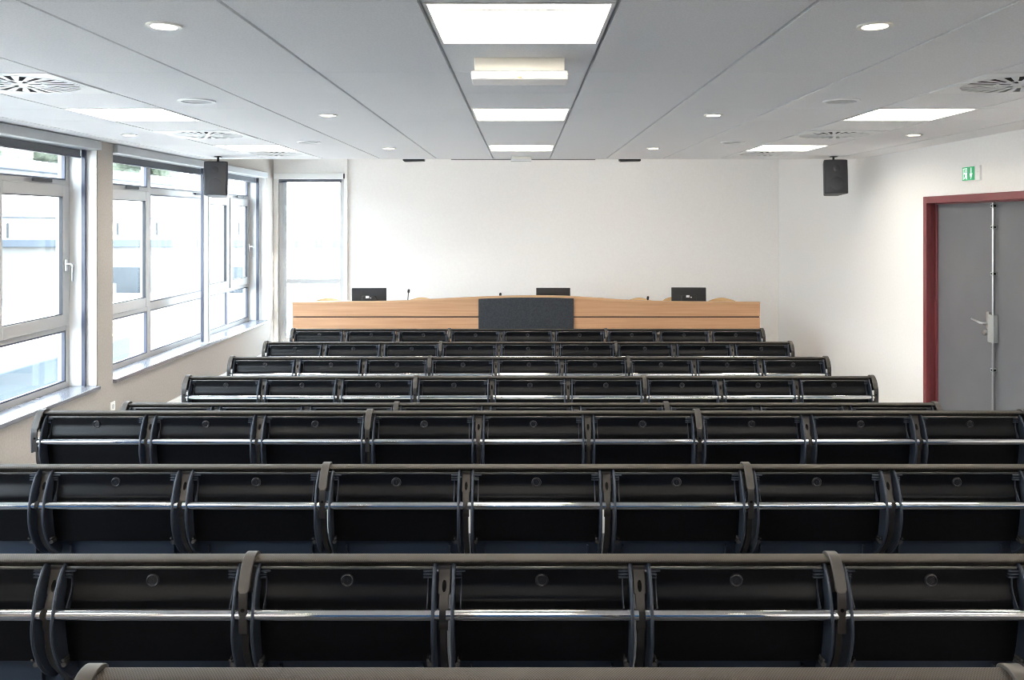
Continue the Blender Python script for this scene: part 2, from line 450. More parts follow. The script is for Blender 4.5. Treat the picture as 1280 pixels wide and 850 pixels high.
MB().box(XD-.04, XD, YM-.05, YM+.03, za, zb).build('lock_case', 'lock_steel', d1, bevel=.004)
hz = pz(405)
m = MB().box(XD-.03, XD-.018+.02, YM+.035, YM+.068, pz(412), pz(390.5))
m.build('handle_plate', 'steel', l1, bevel=.004)
m = MB(); m.tube([(XD-.03, YM+.055, hz), (XD-.065, YM+.058, hz), (XD-.075, YM+.075, hz+.002), (XD-.078, YM+.12, hz+.012), (XD-.076, YM+.19, hz+.022)], .010, 10)
m.build('door_handle', 'steel', l1)
m = MB(); m.cyl((XD, YM+.055, pz(417)), (XD-.035, YM+.055, pz(417)), .011, n=14); m.cyl((XD-.035, YM+.055, pz(417)), (XD-.055, YM+.055, pz(417)), .019, n=16)
m.build('thumb_turn', 'steel', l1)

# ------------------------------------------------------------------ exit sign
t = thing('exit_sign', (XR, 6.74, PZ(217, 6.74)), 'green and white lit exit sign with running figure and arrow above the double door', 'exit sign')
MB().box(-.018, 0, -.16, .099, -.058, .058).build('housing', 'sign_white', t, bevel=.004)
MB().box(-.0215, -.017, -.088, .096, -.054, .054).build('panel', 'sign_green', t, bevel=.002)
# seen from inside the room the +Y end is on the left: figure in a doorway there, arrow next to it
def yz(pts, m, dx=-.0415): m.prism(pts, 'x', dx, -.0385)
m = MB(); yz([(.008,.045),(.020,.045),(.020,0.0),(.034,0.0),(.014,-.048),(-.006,0.0),(.008,0.0)], m)
m.build('arrow', 'sign_glow', t, loc=(.0178, -.054, 0))
m = MB()
yz([(.115,-.046),(.115,.044),(.056,.044),(.056,-.046),(.062,-.046),(.062,.038),(.109,.038),(.109,-.046)], m)
m.cyl((-.0415, .082, .024), (-.0385, .082, .024), .0085, n=12)
yz([(.092,.012),(.078,.014),(.072,-.012),(.084,-.014)], m)
yz([(.078,.012),(.066,.0),(.063,-.006),(.067,-.008),(.080,.006)], m)
yz([(.092,.012),(.102,.004),(.104,-.006),(.100,-.006),(.090,.004)], m)
yz([(.084,-.012),(.088,-.026),(.102,-.036),(.100,-.042),(.082,-.030),(.076,-.012)], m)
yz([(.074,-.012),(.066,-.026),(.068,-.044),(.074,-.044),(.074,-.026),(.082,-.014)], m)
m.build('running_figure', 'sign_glow', t, loc=(.0178, -.036, 0))
MB().box(-.020, -.017, -.135, -.129, .004, .010).build('indicator', 'port_grey', t)

# ------------------------------------------------------------------ ceiling lights
def make_light(loc, label):
    t = thing('ceiling_light', loc, label, 'ceiling light', 'square recessed ceiling lights')
    h = .10; a = .293
    m = MB()
    m.box(-a, a, -a, -a+.008, 0, h).box(-a, a, a-.008, a, 0, h).box(-a, -a+.008, -a, a, 0, h).box(a-.008, a, -a, a, 0, h).box(-a, a, -a, a, h, h+.01)
    m.build('housing', 'reflector', t)
    m = MB()
    for s in (-1, 1): m.box(-a, a, s*a-.012 if s > 0 else -a, a if s > 0 else -a+.012, -.002, .006)
    for s in (-1, 1): m.box(s*a-.012 if s > 0 else -a, a if s > 0 else -a+.012, -a+.0125, a-.0125, -.002, .006)
    m.build('trim_frame', 'white_paint', t)
    m = MB(); m.prism([(-.25,.045),(-.03,.085),(-.03,.09),(-.25,.05)], 'x', -a+.055, a-.055)
    m.prism([(.25,.045),(.03,.085),(.03,.09),(.25,.05)], 'x', -a+.055, a-.055)
    m.prism([(-.28,.03),(-.255,.03),(-.25,.045),(-.28,.05)], 'x', -a+.055, a-.055)
    m.prism([(.28,.03),(.255,.03),(.25,.045),(.28,.05)], 'x', -a+.055, a-.055)
    m.build('diffuser_panel', 'lamp_glow', t, smooth=False)
    MB().box(-a+.01, a-.01, -.02, .02, .05, .085).build('centre_ridge', 'reflector', t, bevel=.008)
    return t
colname = {-2.41: 'in the column along the windows', -.01: 'in the middle column', 2.39: 'in the column along the door wall'}
rowname = {-1.964: 'farthest behind the seats', .436: 'above the rearmost seats', 2.836: 'nearest in view', 5.236: 'second in view', 7.636: 'last before the ceiling edge'}
first = None
for (x, y) in LIGHTS:
    lab = 'square warm ceiling light %s, %s' % (colname[x], rowname[y])
    if first is None: first = make_light((x, y, ZC), lab)
    else: dup(first, (x, y, ZC), lab)

# swirl air diffusers
def make_diff(loc, label):
    t = thing('air_vent', loc, label, 'air vent', 'round swirl air diffusers in square plates')
    m = MB(); a = .2935; R = .268; n = 48
    b = len(m.v)
    for k in range(n):
        an = 2*PI*k/n; c, s = math.cos(an), math.sin(an); q = a/max(abs(c), abs(s))
        m.v += [(R*c, R*s, -.004), (q*c, q*s, -.004), (R*c, R*s, .02), (q*c, q*s, .012)]
    for k in range(n):
        j = (k+1) % n
        m.face(b+4*k, b+4*k+1, b+4*j+1, b+4*j); m.face(b+4*k, b+4*j, b+4*j+2, b+4*k+2); m.face(b+4*k+1, b+4*j+1, b+4*j+3, b+4*k+3)
    m.build('face_plate', 'diffuser_white', t, smooth=False)
    m = MB(); m.lathe([(.001, .03), (R, .03), (R, .034), (.001, .034)], n=40); m.build('duct', 'duct_dark', t)
    m = MB()
    def wedge(r0, r1, a0, a1, tw):
        N = 3; lo = []; hi = []
        for i in range(N+1):
            f = a0+(a1-a0)*i/N
            lo.append((r0*math.cos(f), r0*math.sin(f))); hi.append((r1*math.cos(f+tw), r1*math.sin(f+tw)))
        m.prism(lo + hi[::-1], 'z', -.0045, -.0038)
    for k in range(8):
        s = 2*PI/8; g = .16
        wedge(.035, .105, k*s+g, (k+1)*s-g*.9, .0)
    for k in range(24):
        s = 2*PI/24; g = .062
        wedge(.112, .262, k*s+g, (k+1)*s-g, .05)
    m.lathe([(.001, -.0055), (.040, -.0055), (.040, -.004), (.001, -.004)], n=20)
    m.ring((0, 0), .102, .115, -.0055, -.0042, 32); m.ring((0, 0), .256, .272, -.0055, -.0035, 40)
    m.build('swirl_blades', 'diffuser_white', t, smooth=False)
    return t
first = None
dr = {1.636: 'above the rear seats', 4.036: 'nearest in view', 6.436: 'second in view', 8.236: 'last before the ceiling edge'}
dc = {-2.41: 'on the window side', 2.39: 'on the door side'}
for (x, y) in DIFFS:
    lab = 'round swirl air vent %s, %s' % (dc[x], dr[y])
    if first is None: first = make_diff((x, y, ZC), lab)
    else: dup(first, (x, y, ZC), lab)

# spot downlights
def make_spot(loc, label):
    t = thing('downlight', loc, label, 'downlight', 'small round downlights')
    m = MB(); m.ring((0, 0), .042, .058, -.006, .002, 28); m.build('rim', 'reflector', t)
    m = MB(); m.lathe([(.001, -.002), (.043, -.002), (.043, .001), (.001, .001)], n=24); m.build('lamp', 'spot_glow', t)
    return t
SPOTS = [(-1.21, 2.836, 'window side of the middle, nearest in view'), (1.19, 2.836, 'door side of the middle, nearest in view'),
         (-1.21, 5.236, 'window side of the middle, second in view'), (1.19, 5.236, 'door side of the middle, second in view'),
         (-1.21, 7.636, 'window side of the middle, last before the ceiling edge'), (1.19, 7.636, 'door side of the middle, last before the ceiling edge'),
         (-3.01, 6.436, 'outermost, beside the side windows'), (3.0, 6.436, 'outermost, beside the door wall'),
         (-1.21, .436, 'window side of the middle, above the rear seats'), (1.19, .436, 'door side of the middle, above the rear seats')]
first = None
for (x, y, s) in SPOTS:
    lab = 'small round ceiling downlight, ' + s
    if first is None: first = make_spot((x, y, ZC), lab)
    else: dup(first, (x, y, ZC), lab)

# flush ceiling loudspeakers
def make_disc(loc, label):
    t = thing('ceiling_speaker', loc, label, 'ceiling speaker', 'flush round ceiling speakers')
    m = MB(); m.ring((0, 0), .082, .100, -.007, .001, 32); m.build('rim', 'diffuser_white', t)
    m = MB(); m.lathe([(.001, -.003), (.083, -.003), (.083, .001), (.001, .001)], n=32); m.build('grille', 'disc_grey', t)
    return t
first = None
for (x, y, s) in ((-1.79, 4.62, 'on the window side, nearer one'), (1.755, 4.62, 'on the door side, nearer one'), (-1.79, 7.04, 'on the window side, farther one'), (1.76, 7.04, 'on the door side, farther one')):
    lab = 'flush round grey ceiling speaker ' + s
    if first is None: first = make_disc((x, y, ZC), lab)
    else: dup(first, (x, y, ZC), lab)

# emergency lights
t = thing('emergency_light', (PX(649.5, 3.45), 3.45, ZC), 'long cream emergency light box on the ceiling behind the nearest middle light', 'emergency light', 'emergency lights on the ceiling')
MB().box(-.183, .183, -.06, .06, -.055, 0).build('base', 'lamp_box', t, bevel=.004)
MB().box(-.196, .196, -.075, .075, -.092, -.055).build('cover', 'cover_clear', t, bevel=.006)
MB().box(-.196, .196, -.0765, .0765, -.074, -.068).build('cover_seam', 'reflector', t)
MB().box(-.010, .010, -.0772, -.0745, -.086, -.08).build('indicator', 'led_red', t)
t = thing('emergency_light', (PX(651.5, 8.62), 8.62, ZC), 'small white emergency light at the ceiling edge above the desk', 'emergency light', 'emergency lights on the ceiling')
MB().box(-.10, .10, -.03, .03, -.028, 0).build('base', 'lamp_box', t, bevel=.003)
MB().box(-.106, .106, -.036, .036, -.05, -.028).build('cover', 'cover_clear', t, bevel=.004)

# fixtures in the raised ceiling over the stage
t = thing('projection_screen', (PX(654, 9.25), 9.25, 2.632), 'rolled projection screen case, thin dark line along the ceiling edge', 'projection screen')
MB().box(-.785, .785, -.05, .05, 0, .10).build('screen_case', 'white_paint', t, bevel=.006)
MB().box(-.79, .79, -.052, -.02, -.002, .006).build('screen_slot', 'screen_black', t)
m = MB()
for x in (-.6, .6): m.box(x-.015, x+.015, -.015, .015, .09, ZT-2.632)
m.build('hanger', 'steel', t)
for (px, s) in ((517.5, 'window'), (787, 'door')):
    t = thing('fixture_bar', (PX(px, 9.3), 9.3, 2.612), 'short black spotlight bar under the ceiling edge, %s side' % s, 'fixture', 'black spotlight bars over the stage')  # black bars over the stage; the light on them is added
    m = MB(); m.prism([(-.118, 0.012), (-.1, 0), (.118, .006), (.118, .07), (-.118, .07)], 'y', -.05, .05); m.build('body', 'screen_black', t, bevel=.004)
    m = MB(); m.cyl((0, 0, .06), (0, 0, ZT-2.612), .008, n=10); m.build('hanger_rod', 'screen_black', t)
    MB().box(-.10, .10, .0505, .054, .012, .06).build('added_glow_face', 'added_warm_glow', t)  # added glowing face on the far side, to go with the beam
    sl = bpy.data.lights.new('added_wall_beam', 'SPOT'); sl.energy = 9 if s == 'window' else 20; sl.color = (1, .95, .88); sl.spot_size = math.radians(150); sl.spot_blend = 1; sl.shadow_soft_size = .05  # beam added to brighten the back wall, no known lamp
    so2 = bpy.data.objects.new('added_wall_beam', sl); COL.objects.link(so2); so2.parent = t; so2.location = (0, .075, .03); so2.rotation_euler = (math.radians(72), 0, 0)

# ------------------------------------------------------------------ hanging loudspeakers
def make_speaker(loc, label, yaw):
    t = thing('hanging_speaker', loc, label, 'loudspeaker', 'loudspeakers hung at both side walls')
    pv = (math.radians(-5), 0, yaw)
    w, dp, h = .118, .22, .345
    def place(o): o.rotation_euler = pv; return o
    poly = [(-w, 0), (-w+.012, -.018), (-.06, -.03), (.06, -.03), (w-.012, -.018), (w, 0), (w*.62, dp), (-w*.62, dp)]
    m = MB(); m.prism(poly, 'z', -h, 0); c = place(m.build('cabinet', 'speaker_case', t, bevel=.008))
    pg = [(-w+.014, -.0165), (-.06, -.0295), (.06, -.0295), (w-.014, -.0165), (w-.016, -.021), (.06, -.0345), (-.06, -.0345), (-w+.016, -.021)]
    m = MB(); m.prism(pg, 'z', -h+.012, -.012); place(m.build('grille', 'speaker_mesh', t, bevel=.003))
    m = MB()
    def conev(z, r):
        m.cyl((0, -.034, z), (0, -.0375, z), r, r*.8, 24)
    conev(-.245, .07); conev(-.09, .034); place(m.build('driver', 'speaker_mesh', t))
    m = MB(); m.cyl((0, .06, -.005), (0, .06, ZC-loc[2]), .011, n=12)
    m.box(-.03, .03, .03, .09, ZC-loc[2]-.008, ZC-loc[2]); m.build('ceiling_bracket', 'speaker_case', t)
    return t
dS = 8.55
make_speaker((PX(270, dS), dS, PZ(202, dS)), 'grey-black loudspeaker hanging in front of the side window', math.radians(10))
make_speaker((PX(1044.5, dS), dS, PZ(199.8, dS)), 'black loudspeaker hanging by the white wall near the door', math.radians(-6))

# ------------------------------------------------------------------ long desk
dk = 9.9
t = thing('conference_desk', (PX(657.5, dk), dk, 0), 'long beech panel desk with a raised middle and black front sheet', 'desk')
DX = PX(657.5, dk)
prof = [(365.5, 377.3), (420, 376.9), (470, 376.4), (505, 375.6), (551, 373.2), (598, 371), (640, 369.6), (680, 369.4), (716, 370.4), (750, 372.6), (780, 374.6), (815, 376), (850, 376.8), (900, 377.2), (950, 377.4)]
top = [(PX(a, dk)-DX, PZ(b, dk)) for a, b in cat(prof, 4)]
xl, xr = top[0][0], top[-1][0]
def strip(mb, pts, dz0, zb, ya, yb):
    """panel under the curved top line; zb = bottom height or None for a band of constant height"""
    for (a, b) in zip(pts[:-1], pts[1:]):
        n = len(mb.v)
        lo = (lambda p: zb if zb is not None else p[1]-dz0-.024)
        for p in (a, b):
            mb.v += [(p[0], ya, lo(p)), (p[0], yb, lo(p)), (p[0], yb, p[1]-dz0), (p[0], ya, p[1]-dz0)]
        for k in range(4):
            j = (k+1) % 4; mb.face(n+k, n+j, n+4+j, n+4+k)
        if a is pts[0]: mb.face(n+3, n+2, n+1, n)
        if b is pts[-1]: mb.face(n+4, n+5, n+6, n+7)
zj = PZ(395.4, dk)
m = MB(); strip(m, top, .024, zj, 0, .022); m.build('upper_panel', 'beech', t)
MB().box(xl, xr, .0, .022, .02, zj-.016).build('lower_panel', 'beech', t, bevel=.001)
MB().box(xl+.005, xr-.005, .012, .02, zj-.018, zj+.002).build('shadow_gap', 'beech_gap', t)
m = MB(); strip(m, top, 0, None, -.012, .05); m.build('top_edge', 'beech_edge', t)
ca, cb = PX(598.3, dk)-DX, PX(717, dk)-DX
mid = [(ca, 0)] + [p for p in top if ca < p[0] < cb] + [(cb, 0)]
def zat(x):
    for a, b in zip(top[:-1], top[1:]):
        if a[0] <= x <= b[0]: return a[1]+(b[1]-a[1])*(x-a[0])/(b[0]-a[0])
mid[0] = (ca, zat(ca)); mid[-1] = (cb, zat(cb))
m = MB(); strip(m, mid, .022, .03, -.022, .0); m.build('front_sheet', 'perforated', t)
MB().box(xl, xr, .022, .72, .72, .75).build('worktop', 'beech', t, bevel=.003)
for (a, b) in ((xl, xl+.025), (xr-.025, xr), (-1.0, -.975), (.975, 1.0)):
    MB().box(a, b, .022, .68, 0, .72).build('side_panel', 'beech', t, bevel=.002)

# chairs behind the desk
def make_chair(loc, label, rot):
    t = thing('plywood_chair', loc, label, 'chair', 'wooden chairs behind the desk', rot)
    m = MB(); n = 16; rowsz = [.50, .60, .72, .82, .90, .935, .951]
    prev = None
    b = len(m.v)
    for zi, z in enumerate(rowsz):
        half = .205 if z < .85 else (.205 if z < .88 else (.19 if z < .92 else (.15 if z < .94 else .085)))
        for k in range(n+1):
            u = -1+2*k/n; x = u*half
            y = .20+.06*(z-.5)/.45 - .045*(x/.2)**2
            zz = z - (.012*(u*u) if z > .9 else 0)
            m.v += [(x, y, zz), (x, y+.014, zz)]
    W = 2*(n+1)
    for r in range(len(rowsz)-1):
        for k in range(n):
            for o in (0, 1):
                m.face(b+r*W+2*k+o, b+r*W+2*k+2+o, b+(r+1)*W+2*k+2+o, b+(r+1)*W+2*k+o)
        for k in (0, n): m.face(b+r*W+2*k, b+r*W+2*k+1, b+(r+1)*W+2*k+1, b+(r+1)*W+2*k)
    for k in range(n):
        e = b+(len(rowsz)-1)*W
        m.face(e+2*k, e+2*k+1, e+2*k+3, e+2*k+2); m.face(b+2*k, b+2*k+1, b+2*k+3, b+2*k+2)
    m.build('backrest', 'chair_wood', t)
    m = MB(); m.prism([(-.20,-.21),(.20,-.21),(.215,-.05),(.205,.19),(-.205,.19),(-.215,-.05)], 'z', .445, .46); m.build('seat', 'chair_wood', t, bevel=.006)
    for s in (-1, 1):
        m = MB(); m.tube([(s*.17, -.17, .445), (s*.20, -.20, 0)], .011, 10); m.build('leg', 'chrome', t)
        m = MB(); m.tube([(s*.20, .23, 0), (s*.17, .17, .44), (s*.15, .215, .60), (s*.15, .235, .78)], .011, 10); m.build('leg', 'chrome', t)
    return t
first = None
CH = [(412, 11.0, 'behind the window end of the desk', .05), (526, 11.05, 'beside the gooseneck microphone', -.05),
      (749, 11.05, 'just right of the middle screen', 0), (800, 11.0, 'between the middle and right screens', .04), (846, 11.22, 'behind the right screen', 0), (901, 11.0, 'at the door end of the desk', -.05)]
for (px, d, s, r) in CH:
    lab = 'wooden chair back showing above the desk, ' + s
    loc = (PX(px, d), d - .25, 0)
    if first is None: first = make_chair(loc, lab, (0, 0, r))
    else: dup(first, loc, lab, (0, 0, r))

# screens on the desk
def make_monitor(loc, label, yaw, pitch, w=.42, h=.265):
    t = thing('desk_monitor', loc, label, 'monitor', 'black screens on the desk', (0, 0, yaw))
    zb = loc[3]
    r = (pitch, 0, 0)
    hs = MB().box(-w/2, w/2, -.012, .02, 0, h).build('screen_case', 'screen_black', t, bevel=.006, loc=(0, 0, zb), rot=r)
    m = MB(); m.prism([(-.10, .03), (.10, .03), (.085, .17), (-.085, .17)], 'y', -.03, -.012)
    m.build('rear_housing', 'screen_black', hs, bevel=.006)
    m = MB(); m.box(-.036, .006, -.034, -.029, .142, .170); m.box(.016, .032, -.034, -.029, .138, .152); m.build('port_cover', 'sign_white', hs, bevel=.003)
    MB().box(-.03, .03, -.03, 0.0, .0, zb+.10).build('stand_neck', 'screen_black', t, bevel=.005)
    m = MB(); m.lathe([(.001, 0), (.11, 0), (.105, .010), (.001, .016)], n=28); m.build('stand_base', 'screen_black', t)
    return t
def mon(px, pytop, d, lab, yaw, pitch, wpx):
    w = wpx*d/F; h = .262
    loc = (PX(px, d), d, .75, PZ(pytop, d)-h-.75)
    t = make_monitor((loc[0], loc[1], loc[2], loc[3]), lab, yaw, pitch, w, h); return t
_old = thing
def thing(name, loc, *a, **k): return _old(name, loc[:3], *a, **k)
mon(461.5, 360.0, 10.25, 'black computer screen seen from behind near the window', .02, .03, 43)
mon(691.5, 359.8, 10.25, 'black computer screen peeking over the raised middle of the desk', .0, .0, 42.5)
mon(861, 359.4, 10.25, 'black computer screen seen from behind at the door end of the desk', -.03, -.04, 43)
# gooseneck microphones
def make_mic(px, pytop, d, label):
    t = thing('gooseneck_microphone', (PX(px, d), d, .75), label, 'microphone', 'gooseneck microphones on the desk')
    h = PZ(pytop, d) - .75
    m = MB(); m.lathe([(.001, 0), (.05, 0), (.045, .02), (.02, .03), (.001, .03)], n=20); m.build('mic_base', 'screen_black', t)
    m = MB(); m.tube([(-.01, 0, .02), (-.008, 0, h*.6), (.0, 0, h-.04)], .0055, 8); m.build('neck', 'speaker_case', t)
    m = MB(); m.tube([(0, 0, h-.045), (.002, 0, h-.035), (.005, 0, h-.008), (.006, 0, h)], [.008, .0145, .0145, .007], 12); m.build('capsule', 'screen_black', t)
make_mic(510.5, 361.5, 10.2, 'thin gooseneck microphone standing up beside the screen near the window')
make_mic(625, 366.0, 10.2, 'microphone tip just above the raised middle of the desk')
make_mic(809.5, 370.3, 10.2, 'microphone tip before the wooden chair left of the right screen')

# ------------------------------------------------------------------ lecture seats
PITCH, XC0, HT = .55, .055, .83
ROWS = [(8.87, 411.0), (7.93, 427.2), (7.00, 446.0), (6.08, 470.0), (5.14, 503.3), (4.236, 513.0), (3.30, 580.0), (2.38, 692.3), (1.49, 835.0)]

def make_seat():
    t = thing('lecture_seat', (0, 0, 0), 'seat', 'lecture seat', 'black lecture seats in raked rows')
    Z = HT
    hw = .2445
    # folded writing panel: upright at the top, swelling out to the rail, then drawn in below
    pp = cat([(-.004,-.031),(-.002,-.05),(-.0008,-.065),(-.0012,-.074),(-.003,-.082),(-.0062,-.092),(-.0095,-.102),(-.0115,-.110),(-.0122,-.118),(-.012,-.128),(-.0112,-.145),(-.010,-.165),(-.006,-.205),(.002,-.25),(.014,-.30)], 3)
    th = .010
    back = [(y+th+.004, z) for (y, z) in pp[::-1]]
    m = MB(); m.prism([(y, Z+z) for y, z in pp+back], 'x', -hw, hw); m.build('writing_panel', 'black_plastic', t)
    MB().box(-hw, hw, -.008, .012, Z-.031, Z-.0225).build('edge_strip', 'strip_metal', t, bevel=.002)
    m = MB(); R, r, c = .0155, .0036, (0, -.003, Z-.063)
    n1, n2 = 24, 8; b = 0
    for i in range(n1):
        a = 2*PI*i/n1
        for j in range(n2):
            q = 2*PI*j/n2; rr = R+r*math.cos(q)
            m.v.append((c[0]+rr*math.cos(a), c[1]-r*math.sin(q)*1.4, c[2]+rr*math.sin(a)))
    for i in range(n1):
        for j in range(n2):
            m.face(i*n2+j, ((i+1)%n1)*n2+j, ((i+1)%n1)*n2+(j+1)%n2, i*n2+(j+1)%n2)
    m.cyl((0, .0, Z-.063), (0, -.005, Z-.063), .0130, .0115, 20)
    m.box(-.0015, .0015, -.0065, -.004, Z-.069, Z-.057)
    m.build('lock', 'lock_black', t)
    out = cat([(.010,-.014),(-.004,-.018),(-.026,-.036),(-.050,-.076),(-.066,-.125),(-.073,-.165),(-.069,-.21),(-.050,-.262),(-.016,-.312),(.026,-.348),(.050,-.356)], 5)
    inn = cat([(.060,-.345),(.056,-.325),(.034,-.285),(.016,-.23),(.012,-.16),(.014,-.08),(.018,-.018)], 4)
    # plate with a rolled lip along its outer edge
    for s in (-1, 1):
        x = s*.2480
        m = MB(); m.prism([(y, Z+z) for y, z in out+inn], 'x', x-.0025, x+.0025)
        lip = [(x, y, Z+z) for y, z in out]
        m.tube(lip, .0050, 8)
        # stiffening bracket along the panel inside the plate
        xi = x - s*.020
        m.prism([(y-.004, Z+z) for y, z in cat([(-.002,-.045),(-.006,-.085),(-.024,-.115),(-.050,-.145)],4)]+[(y+.012, Z+z) for y, z in ((-.036,-.145),(-.010,-.10),(.004,-.045))], 'x', xi-.0015, xi+.0015)
        m.build('side_plate', 'plate_metal', t)
        m = MB(); x0, x1 = sorted((s*.2445, s*.216))
        for k, zz in enumerate((-.034, -.043, -.052)):
            m.box(x0, x1 if k == 0 or s > 0 else x0+.018, -.012, .004, Z+zz-.0022, Z+zz+.0022)
        m.build('hinge_clip', 'plate_metal', t, bevel=.0008)
        m = MB(); m.cyl((s*.236, -.036, Z-.285), (s*.236, -.010, Z-.285), .0075, .0075, 10); m.cyl((s*.232, -.046, Z-.268), (s*.232, -.018, Z-.268), .004, .004, 8)
        m.build('hinge_bolt', 'strip_metal', t)
    m = MB(); m.cyl((-.266, -.0535, Z-.137), (.266, -.0535, Z-.137), .0155, n=24); m.build('chrome_rail', 'chrome', t)
    # upholstery on the far side and the navy shell below
    m = MB(); sh = cat([(.048,-.06),(.050,-.2),(.060,-.35),(.078,-.48)], 5)
    m.prism([(y, Z+z) for y, z in sh+[(y+.012, z) for y, z in sh[::-1]]], 'x', -.262, .262); m.build('back_shell', 'navy_shell', t)
    m = MB(); sh = cat([(.062,-.05),(.064,-.2),(.074,-.34),(.090,-.45)], 5)
    m.prism([(y, Z+z) for y, z in sh+[(y+.045, z) for y, z in sh[::-1]]], 'x', -.222, .222); m.build('back_cushion', 'blue_fabric', t, bevel=.012)
    m = MB(); m.prism([(.17, .35), (.23, .36), (.275, .615), (.22, .63)], 'x', -.215, .215); m.build('seat_cushion', 'blue_fabric', t, bevel=.015)
    m = MB(); m.box(-.225, .225, .14, .19, .34, .375); m.build('pivot_bar', 'plate_metal', t, bevel=.004)
    for s in (-1, 1):
        m = MB(); m.prism([(.045, .50), (.045, .36), (.19, .33), (.20, .38), (.075, .50)], 'x', s*.205-.003, s*.205+.003); m.build('hinge_arm', 'plate_metal', t)
    return t

def make_frame(d, ztop, label, i0=0, i1=9):
    """one row's carrying frame: ribbed top rail and its posts"""
    zb = ztop-HT
    t = thing('seat_row_frame', (XC0, d, zb), label, 'seat row frame', 'ribbed rails carrying the seat rows')
    Z = HT; half = 4.5*PITCH
    xa, xb = (i0-4.5)*PITCH, (i1-4.5)*PITCH
    pr = cat([(-.008,-.011),(-.0135,-.009),(-.0145,-.005),(-.010,-.0015),(.004,0),(.022,0),(.030,-.001),(.034,-.005),(.033,-.010)], 3) + [(.026,-.022),(.004,-.022)]
    m = MB(); m.prism([(y, Z+z) for y, z in pr], 'x', xa-.012, xb+.012)
    m.build('top_rail', 'ribbed_rail', t)
    for i in range(i0, i1+1):
        x = (i-4.5)*PITCH; end = i in (0, 9); strap = i % 3 == 0
        m = MB()
        if strap:
            m.ribbon([(y, Z+z) for y, z in cat([(-.046,-.040),(-.062,-.070),(-.066,-.10),(-.064,-.15),(-.062,-.185)], 5)], .024, .007, x)
        else:
            m.ribbon([(y, Z+z) for y, z in cat([(.004,-.034),(-.004,-.060),(-.020,-.095)], 5)], .034, .008, x)
            m.ribbon([(y, Z+z) for y, z in cat([(-.019,-.092),(-.036,-.128),(-.044,-.165),(-.040,-.185)], 5)], .027, .007, x)
        m.ribbon([(y, Z+z) for y, z in cat([(-.036,-.165),(-.034,-.23),(-.012,-.285),(.030,-.335),(.085,-.40),(.115,-.50),(.120,-HT)], 5)], .020, .016, x)
        m.box(x-.018, x+.018, .0, .03, Z-.10, Z-.024)
        p = m.build('support_post', 'arm_metal', t, bevel=.0015)
        MB().box(x-.05, x+.05, .05, .20, .0, .010).build('foot_plate', 'arm_metal', p, bevel=.003)
        m = MB()
        if strap:
            m.cyl((x, -.066, Z-.118), (x, -.0712, Z-.118), .0052, n=14)
        else:
            b = len(m.v); n = 18
            for k in range(n):
                a = 2*PI*k/n; m.v.append((x+.0062*math.cos(a), -.0125-.0145*-math.sin(a)*.42-.0035, Z-.074+.0145*math.sin(a)))
            for k in range(n):
                a = 2*PI*k/n; m.v.append((x+.0062*math.cos(a), -.008-.0145*-math.sin(a)*.42, Z-.074+.0145*math.sin(a)))
            m.face(*range(b, b+n)); m.face(*range(b+2*n-1, b+n-1, -1))
            for k in range(n): j = (k+1) % n; m.face(b+k, b+j, b+n+j, b+n+k)
        m.build('fixing_hole', 'hole_black', p)
        if strap:
            pts = cat([(.040,-.018),(.038,-.004),(.020,.0055),(-.006,.0045),(-.026,-.008),(-.046,-.034),(-.058,-.062)], 5) + [(-.0605,-.068),(-.062,-.072),(-.063,-.0755)]
            ws = [.031]*(len(pts)-3) + [.029, .023, .012]
            m = MB(); m.ribbon([(y, Z+z) for y, z in pts], ws, .009, x); m.build('strap_cap', 'strap_metal', p, bevel=.0015)
            if end:
                s = -1 if i == 0 else 1
                xs = x + s*.016
                out = cat([(.036,-.012),(.0,.0),(-.030,-.014),(-.054,-.05),(-.068,-.10),(-.066,-.19)], 4)
                m = MB(); m.prism([(y, Z+z) for y, z in out+[(-.03,-.19),(-.02,-.10),(.03,-.05)]], 'x', xs-.004, xs+.004); m.build('end_cheek', 'plate_metal', p, bevel=.001)
    return t

ordn = ['first', 'second', 'third', 'fourth', 'fifth', 'sixth', 'seventh', 'eighth', 'ninth']
rowp = ['in the front row right before the desk', 'in the second row from the desk', 'in the third row from the desk', 'in the fourth row from the desk',
        'in the half-hidden fifth row', 'in the sixth row, first raised one', 'in the row before the nearest', 'in the nearest full row']
rowl = ['ribbed black top rail and posts of the front row before the desk', 'ribbed black top rail and posts of the second row from the desk', 'ribbed black top rail and posts of the third row from the desk',
        'ribbed black top rail and posts of the fourth row from the desk', 'ribbed black top rail and posts of the half-hidden fifth row', 'ribbed black top rail and posts of the first raised row',
        'ribbed top rail and posts of the row before the nearest seats', 'ribbed top rail and posts of the nearest full row of seats', 'ribbed rail crossing the very bottom of the picture, with two strap caps']
seat = None
for r, (d, py) in enumerate(ROWS):
    zt = PZ(py, d + .026)
    if r == 8: make_frame(d, zt, rowl[r], 3, 6)
    else: make_frame(d, zt, rowl[r])
    a, b = (0, 9) if r < 6 else ((0, 8) if r == 6 else ((1, 7) if r == 7 else (3, 3)))
    for i in (range(9) if r < 8 else range(3, 6)):
        if a <= i < b: lab = 'black lecture seat, %s from the window side %s' % (ordn[i-a], rowp[r])
        elif r == 8: lab = 'black lecture seat below the ribbed rail at the very bottom, %s of three' % ordn[i-3]
        else: lab = 'black lecture seat just beyond the %s picture edge, %s, %s' % ('left' if i < a else 'right', ordn[i] + ' of nine', 'nearest full row' if r == 7 else 'row before the nearest')
        loc = (XC0+(i-4)*PITCH, d, zt-HT)
        if seat is None:
            seat = make_seat(); seat.location = loc; seat['label'] = lab
        else: dup(seat, loc, lab)

# ------------------------------------------------------------------ outside
ext = structure('ground_outside')
MB().box(-60, -3.85, -30, 60, -4.2, -4).build('ground_outside_surface', 'roof_pale', ext)
